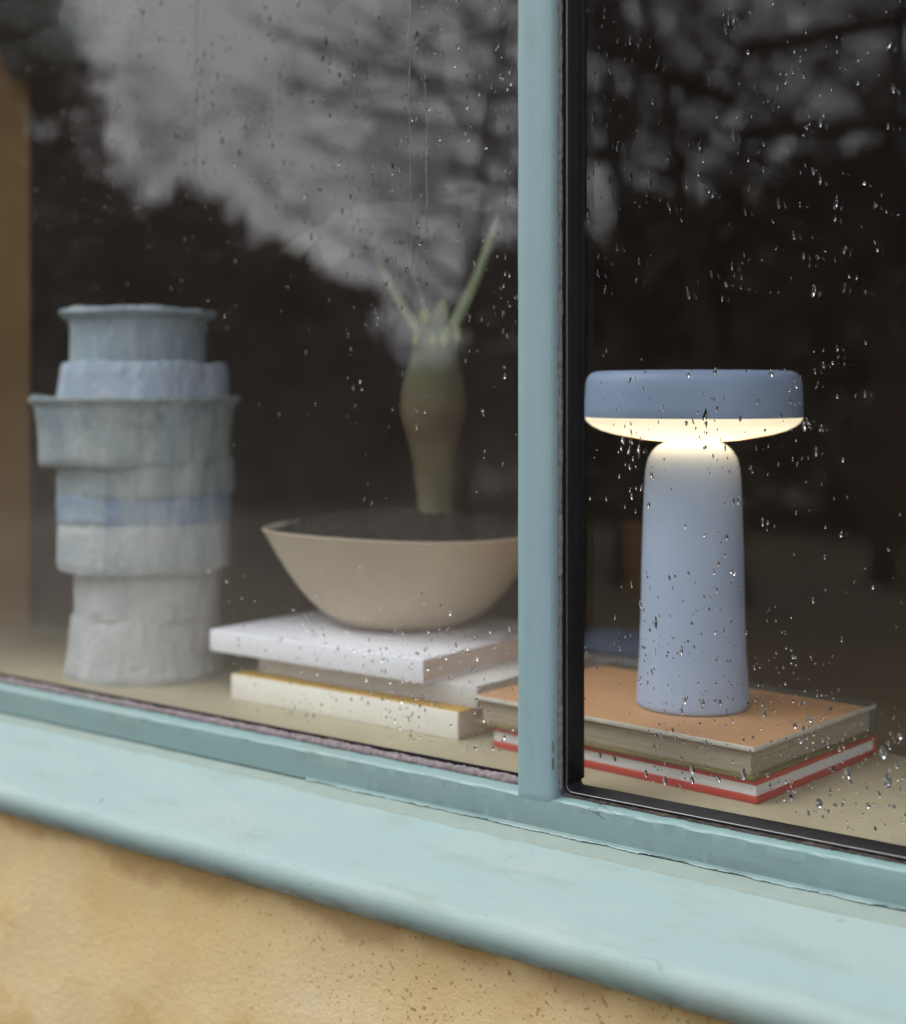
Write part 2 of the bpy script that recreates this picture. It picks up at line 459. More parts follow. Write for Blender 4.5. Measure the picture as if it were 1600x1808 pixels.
# caulk strip along the joint
V, F = [], []
ns = 500
for i in range(ns + 1):
    x = -1.3 + 1.8 * i / ns
    wd = .0085 + .0022 * N3(x * 14, 1) + .0012 * N3(x * 60, 3)
    y1 = .6705 - wd * (1 if x > -.62 else .75)
    for t, hgt in ((0, .0012), (.15, .00105), (.7, .0008), (.93, .0006), (1., -.0008)):
        y = .6712 + (y1 - .6712) * t
        V.append((x, y, -.2458 - .392 * (.676 - y) + hgt * (1 + .4 * N3(x * 50, t * 3, 9))))
for i in range(ns):
    for k in range(4):
        a = i * 5 + k; F.append((a, a + 5, a + 6, a + 1))
mesh('caulk_strip', V, F, P_CAULK, win, True)
# mullion
mp = [(-.4562, .700), (-.4562, .6727), (-.4559, .6718), (-.4551, .6713), (-.449, .6711), (-.440, .6711), (-.4347, .6713), (-.4330, .6721), (-.4321, .6738), (-.4316, .6775), (-.4316, .700)]
V, F = [], []; nz = 300; m = len(mp)
for i in range(nz + 1):
    z = -.2375 + (ZT - .05 + .2375) * i / nz
    for k, (x, y) in enumerate(mp):
        s = 0
        if z < -.229 and 1 <= k <= 8: s = .0012
        V.append((x + .0002 * N3(z * 30, k), y + s + .0002 * N3(z * 18, k, 5), z))
for i in range(nz):
    for k in range(m - 1):
        a = i * m + k; F.append((a, a + 1, a + m + 1, a + m))
F.append(tuple(reversed(range(m)))); F.append(tuple(range(nz * m, nz * m + m)))
mesh('mullion', V, F, P_MULL, win, True)
for nm, x0, x1 in (('stile', -1.199, -1.15), ('stile', .37, .419)):
    boxobj(nm, (x0, x1, .6715, .70, -.2445, ZT - .001), P_FRAME, win, .002)
boxobj('head_rail', (-1.15, .37, .6715, .70, ZT - .05, ZT - .001), P_FRAME, win, .002)
# putty: ragged beads
def bead(pts, rad, seed, amp, side_n=9, flat=1.):
    V, F = [], []
    tube(V, F, pts, [rad] * len(pts), side_n)
    out = []
    for i, v in enumerate(V):
        p = Vector(pts[min(i // side_n, len(pts) - 1)]); d = Vector(v) - p; d.y *= flat
        f = 1 + amp * (.7 * N3(p.x * 70 + seed, p.z * 70, 0) + .7 * N3(v[0] * 380, v[1] * 380, v[2] * 380 + seed) + .5 * N3(v[0] * 900, v[1] * 900, v[2] * 900 + seed))
        out.append(tuple(p + d * f))
    return out, F
V, F = bead([(-1.15 + .69 * i / 900, .6835, -.2243) for i in range(901)], .0027, 3, .5); mesh('putty_strip', V, F, PUTTY, win, True)
V, F = bead([(-.4312, .6775, -.2225 + .9 * i / 900) for i in range(901)], .0015, 8, .6); mesh('putty_strip', V, F, PUTTY, win, True)
V, F = bead([(-.4300 + .78 * i / 900, .6790, -.2252) for i in range(901)], .0011, 5, .9); mesh('putty_strip', V, F, WOODDIRT, win, True)
V, F = [], []
box(V, F, -1.15, -.457, .6862, .6874, -.2235, -.2205); mesh('shadow_strip', V, F, RUBBER, win)  # black strip standing in for the shadow line at the left pane's foot
# flaked paint chip scars on the mullion's edge
for (z, ln, wd) in ((-.1975, .0065, .00055), (-.2065, .0080, .0008)):
    V, F = [], []
    for i in range(13):
        a = 2 * math.pi * i / 13
        V.append((-.4326 + wd * math.cos(a) * (1 + .5 * N3(i * 1.7, z * 99)), (.6723 - .0004 * math.cos(a)), z + ln / 2 * math.sin(a) * (1 + .3 * N3(i, z * 50))))
    V2 = [(x + .0004, y - .0005, z) for x, y, z in V]
    F = [tuple(range(13)), tuple(range(25, 12, -1))] + [(i, 13 + i, 13 + (i + 1) % 13, (i + 1) % 13) for i in range(13)]
    mesh('paint_flake_scar', V + V2, F, SCAR, win)
# rubber gasket: profile swept down the mullion, round the corner and along the rail
gp = [(0, .690), (0, .6795), (.0006, .6786), (.0022, .6784), (.0027, .6790), (.0031, .6778), (.0036, .6776), (.0041, .6784), (.0060, .6842), (.0070, .6868), (.0072, .690)]
path = []
x0, z0, cr = -.4301, -.2243, .0075
for i in range(60): path.append((x0, ZT - .06 - i / 59 * (ZT - .06 - (z0 + cr)), 1, 0))
for i in range(1, 13):
    a = R(90 * i / 12); path.append((x0 + cr - cr * math.cos(a), z0 + cr - cr * math.sin(a), math.cos(a), math.sin(a)))
for i in range(1, 121): path.append((x0 + cr + (.37 - x0 - cr) * i / 120, z0, 0, 1))
V, F = [], []; m = len(gp)
for (x, z, nx_, nz_) in path:
    for (d, y) in gp:
        sc = 1 - .52 * nz_
        V.append((x + nx_ * d * sc, y, z + nz_ * d * sc))
for i in range(len(path) - 1):
    for k in range(m - 1):
        a = i * m + k; F.append((a, a + m, a + m + 1, a + 1))
mesh('glazing_gasket', V, F, RUBBER, win, True)
GLOSSR = plain('gasket glint gloss', (.05, .05, .052), .16, .1, 80, .05, .0002, spec=.9)
V, F = [], []; tube(V, F, [(x + nx_ * .0036 * (1 - .52 * nz_), .6773, z + nz_ * .0036 * (1 - .52 * nz_)) for (x, z, nx_, nz_) in path], [.00042] * len(path), 8)
mesh('gasket_glint', V, F, GLOSSR, win, True)  # added glossy tube that makes the highlight line along the gasket
# panes
boxobj('glass_pane', (-1.152, -.4555, .6876, .6916, -.2246, ZT - .045), GLASS_L, win)
boxobj('glass_pane', (-.4300, .372, .6876, .6916, -.2240, ZT - .045), GLASS_R, win)
# inner board
STOOL = plain('cream window board paint', (.45, .40, .275), .45, .10, 14, .2, .0006)
boxobj('window_board', (XL + .002, XR - .002, .7002, .90, -.262, -.230), STOOL, win, .003)
boxobj('board_chip', (-.232, -.208, .704, .716, -.2300, -.2296), plain('white primer', (.7, .68, .72), .6), win)

# ------------------------------------------------------------------ room
ROOM = plain('dark room plaster', (.30, .205, .115), .9, .2, 3, .2, .002)
ROOMF = plain('dark floorboards', (.09, .06, .035), .5, .3, 4, .2, .002, vs=(1, 8, 1))
REVEAL = plain('brown reveal plaster', (.42, .25, .085), .85, .12, 9, .3, .001)
V, F = [], []; box(V, F, XL - .03, XL + .001, .7005, .889, -.2295, ZT); tag(mesh('window_reveal', V, F, REVEAL, None), kind='structure')
def inner(name, dims, mat):
    V, F = [], []; box(V, F, *dims); return tag(mesh(name, V, F, mat), kind='structure')
inner('room_floor', (-4.2, 3.2, .886, 5.0, -1.30, -1.25), ROOMF)
inner('room_ceiling', (-4.2, 3.2, .886, 5.0, 1.6, 1.65), ROOM)
inner('back_room_wall', (-4.2, 3.2, 5.0, 5.1, -1.25, 1.6), ROOM)
inner('left_room_wall', (-4.3, -4.2, .62, 5.0, -1.25, 1.6), ROOM)
inner('right_room_wall', (3.2, 3.3, .62, 5.0, -1.25, 1.6), ROOM)
inner('house_roof', (-4.3, 3.3, .60, 5.1, 1.66, 1.8), ROOM)

WOOD = plain('dark stained wood', (.09, .054, .028), .5, .25, 5, .2, .001, vs=(1, 9, 9))
t = empty('low_table', (-.75, 1.36, -1.25), 0, 'brown wooden table standing in the dark room behind the window board', 'table')
boxobj('table_top', (-1.05, 1.05, -.42, .42, .965, 1.0), WOOD, t, .004)
for sx in (-.98, .98):
    for sy in (-.36, .36): boxobj('leg', (sx - .03, sx + .03, sy - .03, sy + .03, 0, .9645), WOOD, t, .003)
boxobj('apron', (-.949, .949, -.36, -.34, .88, .9645), WOOD, t)
# things on the table, blurred behind the lamp
BLUE = plain('blue cloth cover', (.15, .19, .31), .7); PAGE0 = plain('pale page edge', (.55, .53, .55), .8)

def book(name, label, L, D, H, mats, loc, rz, overhang=.0035, tcov=.0026, spine='back', group=None, flush=False, cat='book', hinge=None):
    """origin: front right lower corner; length runs to -x, depth to +y"""
    root = empty(name, loc, rz, label, cat, group)
    cov, pages = mats[0], mats[1]
    cm = mats[2] if len(mats) > 2 else cov
    tb, tt = tcov if isinstance(tcov, tuple) else (tcov, tcov)
    def cover(nm, z0, z1, mat_top):
        o = boxobj(nm, (-L, 0, 0, D, z0, z1), cm, root, .0007)
        if mat_top is not cm:
            o.data.materials.append(mat_top)
            o.data.polygons[1].material_index = 1; o.data.polygons[0].material_index = 1
        return o
    cover('back_cover', 0, tb, cov); cover('front_cover', H - tt, H, cov)
    e = overhang
    if spine == 'back': d = (-L + e, -e, e, D - .002, tb, H - tt); s = (-L, 0, D - .0022, D + .0012, .0003, H - .0003)
    elif spine == 'front': d = (-L + e, -e, .002, D - e, tb, H - tt); s = (-L, 0, -.0012, .0022, .0003, H - .0003)
    # page block as a slightly uneven stack of sheets
    V, F = [], []; nl = 14
    for k in range(nl):
        z0 = d[4] + (d[5] - d[4]) * k / nl; z1 = d[4] + (d[5] - d[4]) * (k + 1) / nl - .00012
        j = random.uniform(-.0003, .0003); q = random.uniform(-.0003, .0003)
        box(V, F, d[0] + q, d[1] + j, d[2] + j, d[3], z0 + .00003, z1)
    mesh('page_block', V, F, pages, root)
    o = boxobj('spine', s, mats[3] if len(mats) > 3 else cov, root, .001)
    return root

book('blue_book', 'blurred blue book lying on the table behind the lamp', .13, .12, .016, (BLUE, PAGE0), (-.600, 1.13, -.2495), R(4))
OCHB = plain('orange brown wood', (.15, .075, .026), .6)
bx = empty('wooden_box', (-.86, 1.62, -.2495), R(10), 'small orange-brown box glimpsed left of the lamp base', 'box')
boxobj('box_body', (-.05, .05, -.05, .05, 0, .075), OCHB, bx, .003); boxobj('lid', (-.052, .052, -.052, .052, .0755, .09), OCHB, bx, .002)
POTM = plain('dark glazed pot', (.05, .055, .055), .35)
sp = empty('side_cabinet', (-.55, 3.6, -1.25), 0, 'dark cabinet standing in the gloom right of the lamp', 'cabinet')
boxobj('carcass', (-.1, 1.1, -.25, .25, .08, 1.0), WOOD, sp, .004); boxobj('cabinet_top', (-.13, 1.13, -.28, .28, 1.0, 1.03), WOOD, sp, .003)
for i in range(2): boxobj('door', (-.07 + i * .58, .49 + i * .58, -.268, -.2505, .12, .96), WOOD, sp, .003)
for i, (x, h, r, lab) in enumerate([(-.40, .13, .08, 'dark round pot glimpsed on the cabinet, nearer the lamp'), (-.08, .10, .10, 'wider dark bowl glimpsed on the cabinet by the right edge')]):
    o = empty('dark_pot', (x, 3.5, -.22), 0, lab, 'pot')
    V, F = lathe([(r * .55, 0), (r * .9, h * .3), (r, h * .6), (r * .8, h * .9), (r * .86, h), (r * .8, h), (r * .74, h * .88), (r * .9, h * .6), (r * .5, h * .08)], 32, None, False, True)
    mesh('pot_body', V, F, POTM, o, True)
    V, F = lathe([(r * .78, h * .9), (r * .88, h * .985), (r * .9, h * 1.01), (r * .8, h * 1.012)], 32); mesh('rim', V, F, PAGE0, o, True)
cu = empty('door', (-.02, 4.9, -1.25), 0, 'dark panelled door in the room behind the lamp, at the right edge', 'door')
boxobj('door_leaf', (-.1, .75, .04, .085, 0, 2.0), plain('near black door paint', (.02, .02, .02), .5), cu, .003)
boxobj('door_frame', (-.17, -.1, .02, .095, 0, 2.06), WOOD, cu, .003); boxobj('door_frame', (.75, .82, .02, .095, 0, 2.06), WOOD, cu, .003)
# dark green blind bundled at the top of the left reveal
GREEN = plain('dark green cloth', (.055, .075, .072), .8, .2, 30, .4, .001)
bl = empty('blind', (-1.10, .86, .32), 0, 'dark green bundled cloth hanging at the top left inside the window', 'blind')
V, F = [], []
for k in range(5):
    pts = [(-.095 + .185 * i / 20, .012 * math.sin(k * 2.1 + i * .5) - .012 * k, .018 + .028 * k + .006 * math.sin(i * .45 + k)) for i in range(21)]
    tube(V, F, pts, [.021 + .004 * math.sin(i * .6 + k * 1.3) for i in range(21)], 12)
mesh('folded_cloth', V, F, GREEN, bl, True)
boxobj('batten', (-.097, .09, -.05, -.035, .12, .15), GREEN, bl, .003)

# ------------------------------------------------------------------ stacked vase on the board
def vmat(name, c, c2, c3):
    M = NT(name); v = M.mapped((14, 14, 5))
    f = M.noise(2.2, 5, .6, v, .8); g2 = M.noise(30, 5, .65)
    cc = M.ramp(f, [(.3, c2), (.5, c), (.72, c3)])
    cc = M.mix(M.maprange(g2, .56, .74, 0, .55), cc, tuple(x * .45 for x in c2))
    st = M.noise(3.2, 5, .65, M.mapped((26, 26, 2.5)))
    cc = M.mix(M.maprange(st, .55, .70, 0, .28), cc, tuple(x * y for x, y in zip(c2, (.6, .62, .66)))); M.col(cc)
    M.bump(M.math('ADD', M.noise(60, 4, .6, M.mapped((2, 2, .5))), M.math('MULTIPLY', M.noise(170, 5), .9)), .9, .003)
    M.set(Roughness=.7, Specular_IOR_Level=.3); return M.m
G1 = vmat('grey blue clay', (.34, .405, .455), (.24, .31, .37), (.46, .50, .52))
G2 = vmat('lavender blue clay', (.40, .46, .56), (.30, .38, .48), (.48, .52, .60))
G3 = vmat('grey green clay', (.345, .40, .415), (.22, .285, .33), (.46, .49, .49))
G4 = vmat('blue washed clay', (.27, .35, .46), (.19, .26, .39), (.43, .47, .50))
G5 = vmat('pale celadon clay', (.42, .46, .48), (.33, .39, .44), (.52, .54, .54))
G6 = vmat('pale stone clay', (.48, .50, .51), (.40, .43, .45), (.56, .57, .58))
va = empty('vase', (-.917, .795, -.230), R(0), 'tall rough grey-blue vase of stacked clay collars at the left', 'vase')
def collar(name, prof, mat, cxo=(0, 0), seed=1, amp=.0016, facet=.0012, lump=1.):
    def fn(r, z, a, k):
        seam = facet * math.floor(3 * math.sin(a * 2.6 + seed * 2) ) / 3
        return r + .0009 * N3(math.cos(a) * 7 + seed, math.sin(a) * 7, z * 60) + amp * N3(math.cos(a) * 2.2, math.sin(a) * 2.2 + seed, z * 18) + seam * .6 + .0005 * N3(a * 16, z * 25, seed), z + (.0022 * N3(math.cos(a) * 1.8 + seed, math.sin(a) * 1.8, k * .1) + .0011 * N3(math.cos(a) * 6 + seed, math.sin(a) * 6, k * .15) + .0006 * N3(math.cos(a) * 18, math.sin(a) * 18, seed)) * lump
    V, F = lathe(prof, 96, fn)
    V = [(x + cxo[0], y + cxo[1], z) for x, y, z in V]
    F += [(i, j, 0) for i, j in ()]
    return mesh(name, V, F, mat, va, True)
def dense(ps, n=6):
    o = []
    for (a, b) in zip(ps[:-1], ps[1:]):
        for k in range(n): o.append((a[0] + (b[0] - a[0]) * k / n, a[1] + (b[1] - a[1]) * k / n))
    return o + [ps[-1]]
k_ = 1 / 2113
Z = lambda zr: zr + .230
collar('foot', dense([(.03, 0), (.0655, 0), (.0665, .003), (.063, .02), (.0605, .045), (.0595, .050), (.054, .052)], 5), G6, (0, 0), 3)
collar('lower_neck', dense([(.055, .046), (.0600, .050), (.0598, .054), (.0592, .086), (.056, .092)], 5), G6, (.002, .001), 9, facet=.0006)
collar('belly_collar', dense([(.055, .088), (.0700, .088), (.0715, .091), (.0708, .122), (.0695, .128), (.066, .128)], 5), G5, (.001, .0), 5)
collar('blue_collar', dense([(.062, .124), (.0705, .126), (.0712, .128), (.0712, .152), (.069, .153)], 5), G4, (.0, .001), 8)
collar('upper_belly', dense([(.064, .150), (.0715, .151), (.0720, .154), (.0718, .176), (.070, .180)], 5), G3, (.0, .0), 12)
collar('wide_collar', dense([(.064, .173), (.0765, .174), (.0785, .177), (.0800, .205), (.0830, .222), (.0872, .2275), (.0868, .2300), (.081, .2285), (.074, .226)], 5), G3, (-.005, -.004), 17, facet=.002)
collar('shoulder_collar', dense([(.066, .222), (.0715, .224), (.0712, .228), (.0690, .252), (.0675, .2575), (.06, .2575)], 5), G2, (.0, .0), 21)
collar('neck', dense([(.052, .250), (.0560, .254), (.0562, .258), (.0562, .287), (.0572, .2925), (.0630, .2960), (.0648, .2985), (.0635, .3008), (.060, .3012), (.052, .298), (.049, .27), (.045, .235)], 5), G1, (-.0045, -.0035), 25)

# ------------------------------------------------------------------ left stack of books
WHITE = plain('white glossy cover', (.80, .80, .86), .35, .03, 12, .05, .0003)
CREAM = plain('cream cover', (.80, .77, .70), .55, .04, 20, .1, .0003)
PAGES = plain('pinkish page edges', (.72, .60, .54), .85, .06, 60, .3, .0003, vs=(1, 1, 20))
GREYC = plain('grey cloth cover', (.60, .585, .575), .7, .08, 60, .2, .0004)
OCHRE = plain('ochre yellow cover', (.55, .34, .06), .55, .12, 14, .1, .0003)
FX = -.564
# soft-covered books: one wrapped cover > pages visible at the ends
def paperback(name, label, L, D, H, top, spn, pages, loc, rz):
    root = empty(name, loc, rz, label, 'book')
    o = boxobj('front_cover', (-L, 0, .0012, D, H - .0009, H), top, root, .0004)
    boxobj('back_cover', (-L, 0, .0012, D, 0, .0009), top, root, .0004)
    boxobj('spine', (-L, 0, -.0006, .0010, .0001, H - .0001), spn, root, .0005)
    V, F = [], []; nl = 16
    for k in range(nl):
        z0 = .001 + (H - .002) * k / nl; z1 = .001 + (H - .002) * (k + 1) / nl - .0001
        j = random.uniform(-.0003, .0003)
        box(V, F, -L + .0008 + j, -.0008 + j, .0014, D - .001 + j, z0, z1)
    mesh('page_block', V, F, pages, root)
    return root
paperback('book', 'cream-spined book with ochre cover, lowest of the left stack', .2165, .165, .0189, OCHRE, CREAM, PAGES, (-.564, .760, -.230), R(-.6))
paperback('book', 'grey-spined book set back in the middle of the left stack', .208, .15, .0150, GREYC, GREYC, PAGES, (-.560, .776, -.2111), R(-.8))
M = NT('white cover with faded print')
v = M.mapped((14, 40, 1)); f = M.noise(2.5, 5, .6, v)
sep = M.n('ShaderNodeSeparateXYZ'); M.l(M.co.outputs['Object'], sep.inputs[0])
msk = M.math('MULTIPLY', M.maprange(sep.outputs[0], -.05, -.02), M.maprange(sep.outputs[1], .075, .10))
M.col(M.mix(M.math('MULTIPLY', msk, M.maprange(f, .45, .6)), (.78, .78, .86), (.16, .20, .22))); M.set(Roughness=.38); WPRINT = M.m
paperback('book', 'thick white book carrying the clay bowl, topmost of the left stack', .2095, .185, .0165, WPRINT, WHITE, PAGES, (-.5946, .761, -.1960), R(-.4))

# ------------------------------------------------------------------ bowl, soil, plant
CLAY = plain('buff clay', (.54, .455, .350), .75, .07, 22, .4, .0009, c2=(.48, .40, .305))
SOIL = plain('dark potting soil', (.010, .0085, .008), .95, .3, 120, .9, .004)
bo = empty('bowl', (-.702, .874, -.1793), 0, 'wide buff clay bowl filled with dark soil on the white book', 'bowl')
pro = [(.0, .0), (.034, 0), (.045, .0006), (.054, .0045), (.064, .0110), (.0735, .0195), (.083, .0305), (.0925, .0440), (.1012, .0580), (.1082, .0705), (.1098, .0732), (.1110, .0745), (.1100, .0752), (.1075, .0735), (.097, .060), (.086, .048), (.07, .032), (.04, .016), (0, .013)]
def bf(r, z, a, k):
    t = max(0, z / .075)
    return r + .0012 * t * math.sin(a * 2 + 1) + .0009 * N3(math.cos(a) * 2, math.sin(a) * 2, z * 20), z + t * (.0018 * math.sin(a + 3.6) + .0008 * math.sin(3 * a))
V, F = lathe(pro, 96, bf); mesh('bowl_body', V, F, CLAY, bo, True)
V, F = [], []
nr = 26; nn = 90
for j in range(nr + 1):
    r = .1055 * j / nr
    for i in range(nn):
        a = 2 * math.pi * i / nn; x, y = r * math.cos(a), r * math.sin(a)
        h = .0728 + .0165 * (1 - (r / .1055) ** 2) + .0028 * N3(x * 60, y * 60) + .0032 * N3(x * 260, y * 260, 4)
        V.append((x, y, h))
for j in range(nr):
    for i in range(nn):
        q = (i + 1) % nn; F.append((j * nn + i, j * nn + q, (j + 1) * nn + q, (j + 1) * nn + i))
for _ in range(420):                                              # crumbs
    a = random.uniform(0, 6.28); r = .098 * math.sqrt(random.random()); s = random.uniform(.0008, .0026)
    x, y = r * math.cos(a), r * math.sin(a); z = .0728 + .0165 * (1 - (r / .1055) ** 2) + s * .3
    b = len(V); V += [(x + s * random.uniform(.6, 1), y, z), (x, y + s, z), (x - s, y, z), (x, y - s * random.uniform(.6, 1), z), (x, y, z + s), (x, y, z - s)]
    F += [(b + p, b + (p + 1) % 4, b + 4) for p in range(4)] + [(b + (p + 1) % 4, b + p, b + 5) for p in range(4)]
tag(mesh('soil', V, F, SOIL, bo), kind='stuff')

M = NT('bottle stem skin'); sep = M.n('ShaderNodeSeparateXYZ'); M.l(M.co.outputs['Object'], sep.inputs[0])
zz = M.math('ADD', sep.outputs[2], M.math('MULTIPLY', M.math('SUBTRACT', M.noise(50, 4), .5), .03))
cc = M.ramp(M.math('MULTIPLY', zz, 6.), [(.0, (.10, .088, .042)), (.25, (.088, .070, .030)), (.48, (.105, .070, .032)), (.64, (.095, .085, .040)), (.80, (.085, .105, .048)), (1., (.09, .125, .05))])
M.col(cc); M.bump(M.noise(120, 4), .4, .0015); M.set(Roughness=.75); SKIN = M.m
GREENS = plain('green petiole', (.28, .34, .18), .6, .1, 60, .1, .0003, c2=(.26, .31, .20))
LEAF = plain('dusty pale leaf', (.030, .040, .032), .75, .1, 30, .3, .0005)
BUD = plain('yellow green bud', (.24, .30, .09), .6)
pl = empty('bottle_plant', (-.680, .888, -.101), 0, 'swollen-stemmed bottle plant with two long leaf stalks in the clay bowl', 'plant')
cp = [(.019, -.006), (.0165, .002), (.0140, .010), (.0138, .022), (.0150, .036), (.0160, .048), (.0185, .060), (.0220, .072), (.0254, .084), (.0260, .092), (.0248, .104), (.0228, .116), (.0200, .126), (.0170, .136), (.0158, .143), (.0150, .150), (.0125, .156), (.007, .160)]
def cf(r, z, a, k): return r * (1 + .05 * N3(math.cos(a) * 1.5, math.sin(a) * 1.5, z * 20) + .03 * N3(math.cos(a) * 6, math.sin(a) * 6, z * 70)), z + .0008 * N3(a, z * 9)
V, F = lathe(cp, 48, cf, True, False)
V = [(x - .004 * math.sin(z * 18), y, z) for x, y, z in V]; mesh('caudex', V, F, SKIN, pl, True)
rx, ry = math.cos(R(36.8)), math.sin(R(36.8))                      # leans run along the plane of the pane's view
def q(u, z, v=0): return (u * rx - v * ry, u * ry + v * rx, z)
def stalk(nm, ctrl, r0, r1, mat):
    V, F = [], []; pts = []; n = 14
    for i in range(n + 1):
        t = i / n; a, b, c = ctrl
        pts.append(tuple((1 - t) ** 2 * a[k] + 2 * t * (1 - t) * b[k] + t * t * c[k] for k in range(3)))
    tube(V, F, pts, [r0 + (r1 - r0) * i / n for i in range(n + 1)], 9); return mesh(nm, V, F, mat, pl, True)
stalk('leaf_stalk', [q(-.012, .150), q(-.036, .180), q(-.058, .236)], .0046, .0026, GREENS)
stalk('leaf_stalk', [q(.009, .150), q(.030, .185), q(.053, .254)], .0054, .0028, GREENS)
stalk('bud_stem', [q(-.002, .155), q(.000, .168), q(.004, .178)], .0028, .0016, BUD)
stalk('bud_stem', [q(.004, .155), q(.010, .170), q(.003, .178)], .0026, .0015, BUD)
stalk('thin_stem', [q(-.004, .156, .01), q(-.022, .20, .012), q(-.03, .25, .014)], .0011, .0006, GREENS)
for k in range(22):
    a = k * 2.4; r = .009 + .007 * (k % 3) / 2
    V, F = lathe([(0.0005, -.004), (.0035, -.002), (.0042, .001), (.003, .005), (.0006, .008)], 8)
    V = [(x + r * math.cos(a), y + r * math.sin(a), z * 1.25 + .143 + .017 * ((k * 7) % 5) / 4) for x, y, z in V]
    mesh('leaf_scar', V, F, BUD if k % 3 else SKIN, pl, True)
def leaf(c, rad, tilt, seed):
    V, F = [], []; n = 60; rings = 8
    for j in range(rings + 1):
        for i in range(n):
            a = 2 * math.pi * i / n
            lobe = 1 + .17 * math.cos(5 * a + seed) + .05 * math.cos(11 * a) - .55 * math.exp(-((a - math.pi) / .22) ** 2)
            r = rad * lobe * j / rings
            x, y = r * math.cos(a), r * math.sin(a)
            V.append((x, y, -.25 * r * r / rad + .004 * math.cos(10 * a + seed) * j / rings))
    for j in range(rings):
        for i in range(n):
            qn = (i + 1) % n; F.append((j * n + i, j * n + qn, (j + 1) * n + qn, (j + 1) * n + i))
    m = Matrix.Translation(c) @ Matrix.Rotation(tilt[2], 4, 'Z') @ Matrix.Rotation(tilt[0], 4, 'X') @ Matrix.Rotation(tilt[1], 4, 'Y')
    o = mesh('leaf', [m @ Vector(v) for v in V], F, LEAF, pl, True)
    s = o.modifiers.new('thick', 'SOLIDIFY'); s.thickness = .0006
leaf(q(-.064, .246), .060, (R(24), R(-6), .4), 1.)
leaf(q(.066, .262), .066, (R(20), R(9), .9), 2.2)

# ------------------------------------------------------------------ right stack of books
BROWN = plain('orange brown paper cover', (.465, .262, .140), .6, .05, 30, .15, .0003, c2=(.43, .24, .13))
BOARD = plain('raw board edge', (.56, .53, .46), .8, .08, 200, .2, .0003)
PAGEG = plain('greyish page edges', (.42, .355, .26), .85, .08, 60, .35, .0003, vs=(1, 1, 25))
OLIVE = plain('olive board', (.17, .13, .05), .7)
DARKSP = plain('dark grey cloth spine', (.07, .07, .06), .75)
RED = plain('red cloth cover', (.48, .050, .035), .55, .08, 60, .15, .0003)
PAGEW = plain('white page edges', (.84, .82, .79), .85, .05, 60, .35, .0003, vs=(1, 1, 25))
rz = R(-5.5)
rb = book('book', 'red hardback with white page edges under the brown book', .196, .148, .0140, (RED, PAGEW), (-.3405, .7405, -.230), rz, .0008, (.0046, .0034))
bb = book('book', 'brown hardback with raw board edges under the lamp', .2090, .1525, .0193, (BROWN, PAGEG, BOARD, DARKSP), (-.3404, .7364, -.2159), rz, .0042, (.0022, .0032))
for o in bb.children:
    if o.name.startswith('back_cover'):
        o.data.materials[0] = OLIVE; o.data.materials[1] = OLIVE
V, F = [], []; box(V, F, -.209, 0, .1385, .1537, .0193, .0196); mesh('spine_cloth', V, F, DARKSP, bb)

# ------------------------------------------------------------------ lamp
LB = NT('pale blue lamp lacquer'); LB.col((.350, .425, .580)); LB.set(Roughness=.5, Specular_IOR_Level=.35)
LB.bump(LB.noise(500, 3), .06, .0003); LB = LB.m
LS = NT('blue grey lamp shade lacquer'); LS.col((.265, .342, .495)); LS.set(Roughness=.48, Specular_IOR_Level=.35)
LS.bump(LS.noise(500, 3), .06, .0003); LS = LS.m
LE = NT('lit opal diffuser'); LE.col((.8, .78, .7)); LE.set(Roughness=.4)
LE.b.inputs['Emission Color'].default_value = (1, .80, .52, 1)      # LEDs sit in the middle: the opal dims towards its rim
_sp = LE.n('ShaderNodeSeparateXYZ'); LE.l(LE.co.outputs['Object'], _sp.inputs[0])
LE.l(LE.math('ADD', LE.maprange(_sp.outputs[2], .1690, .1815, 1.5, .58), LE.maprange(_sp.outputs[2], .1688, .1712, 2.0, 0.)), LE.b.inputs['Emission Strength']); LE.l(LE.mix(LE.maprange(_sp.outputs[2], .1690, .1790), (1, .67, .33), (1, .82, .55)), LE.b.inputs['Emission Color']); LE = LE.m
lm = empty('table_lamp', (-.4185, .8145, -.1965), 0, 'pale blue mushroom-shaped table lamp, lit, on the brown book', 'lamp')
body = [(0, 0), (.033, 0), (.0349, .0004), (.0357, .0016), (.0358, .004), (.0350, .015), (.0336, .035), (.0326, .065), (.0319, .10), (.0311, .125), (.0306, .137), (.0302, .145), (.0297, .1497), (.0289, .1541), (.0277, .1577), (.0261, .1606), (.0240, .1632), (.0217, .1650), (.0192, .1664), (.0165, .1674), (.012, .169)]
V, F = lathe(body, 96); mesh('lamp_body', V, F, LB, lm, True)
shade = [(.066, .1830), (.0685, .1832), (.0687, .1838), (.06855, .190), (.0681, .2005), (.0677, .2055), (.0665, .2090), (.0645, .2112), (.061, .2124), (.05, .2127), (.0, .2127)]
V, F = lathe(shade, 128); mesh('lamp_shade', V, F, LS, lm, True)
dif = [(.0684, .1829), (.0672, .1805), (.0640, .1778), (.058, .1750), (.050, .1727), (.040, .1708), (.030, .1692), (.0165, .1680), (.012, .1680)]
V, F = lathe(dif, 128); mesh('diffuser', V, F, LE, lm, True)

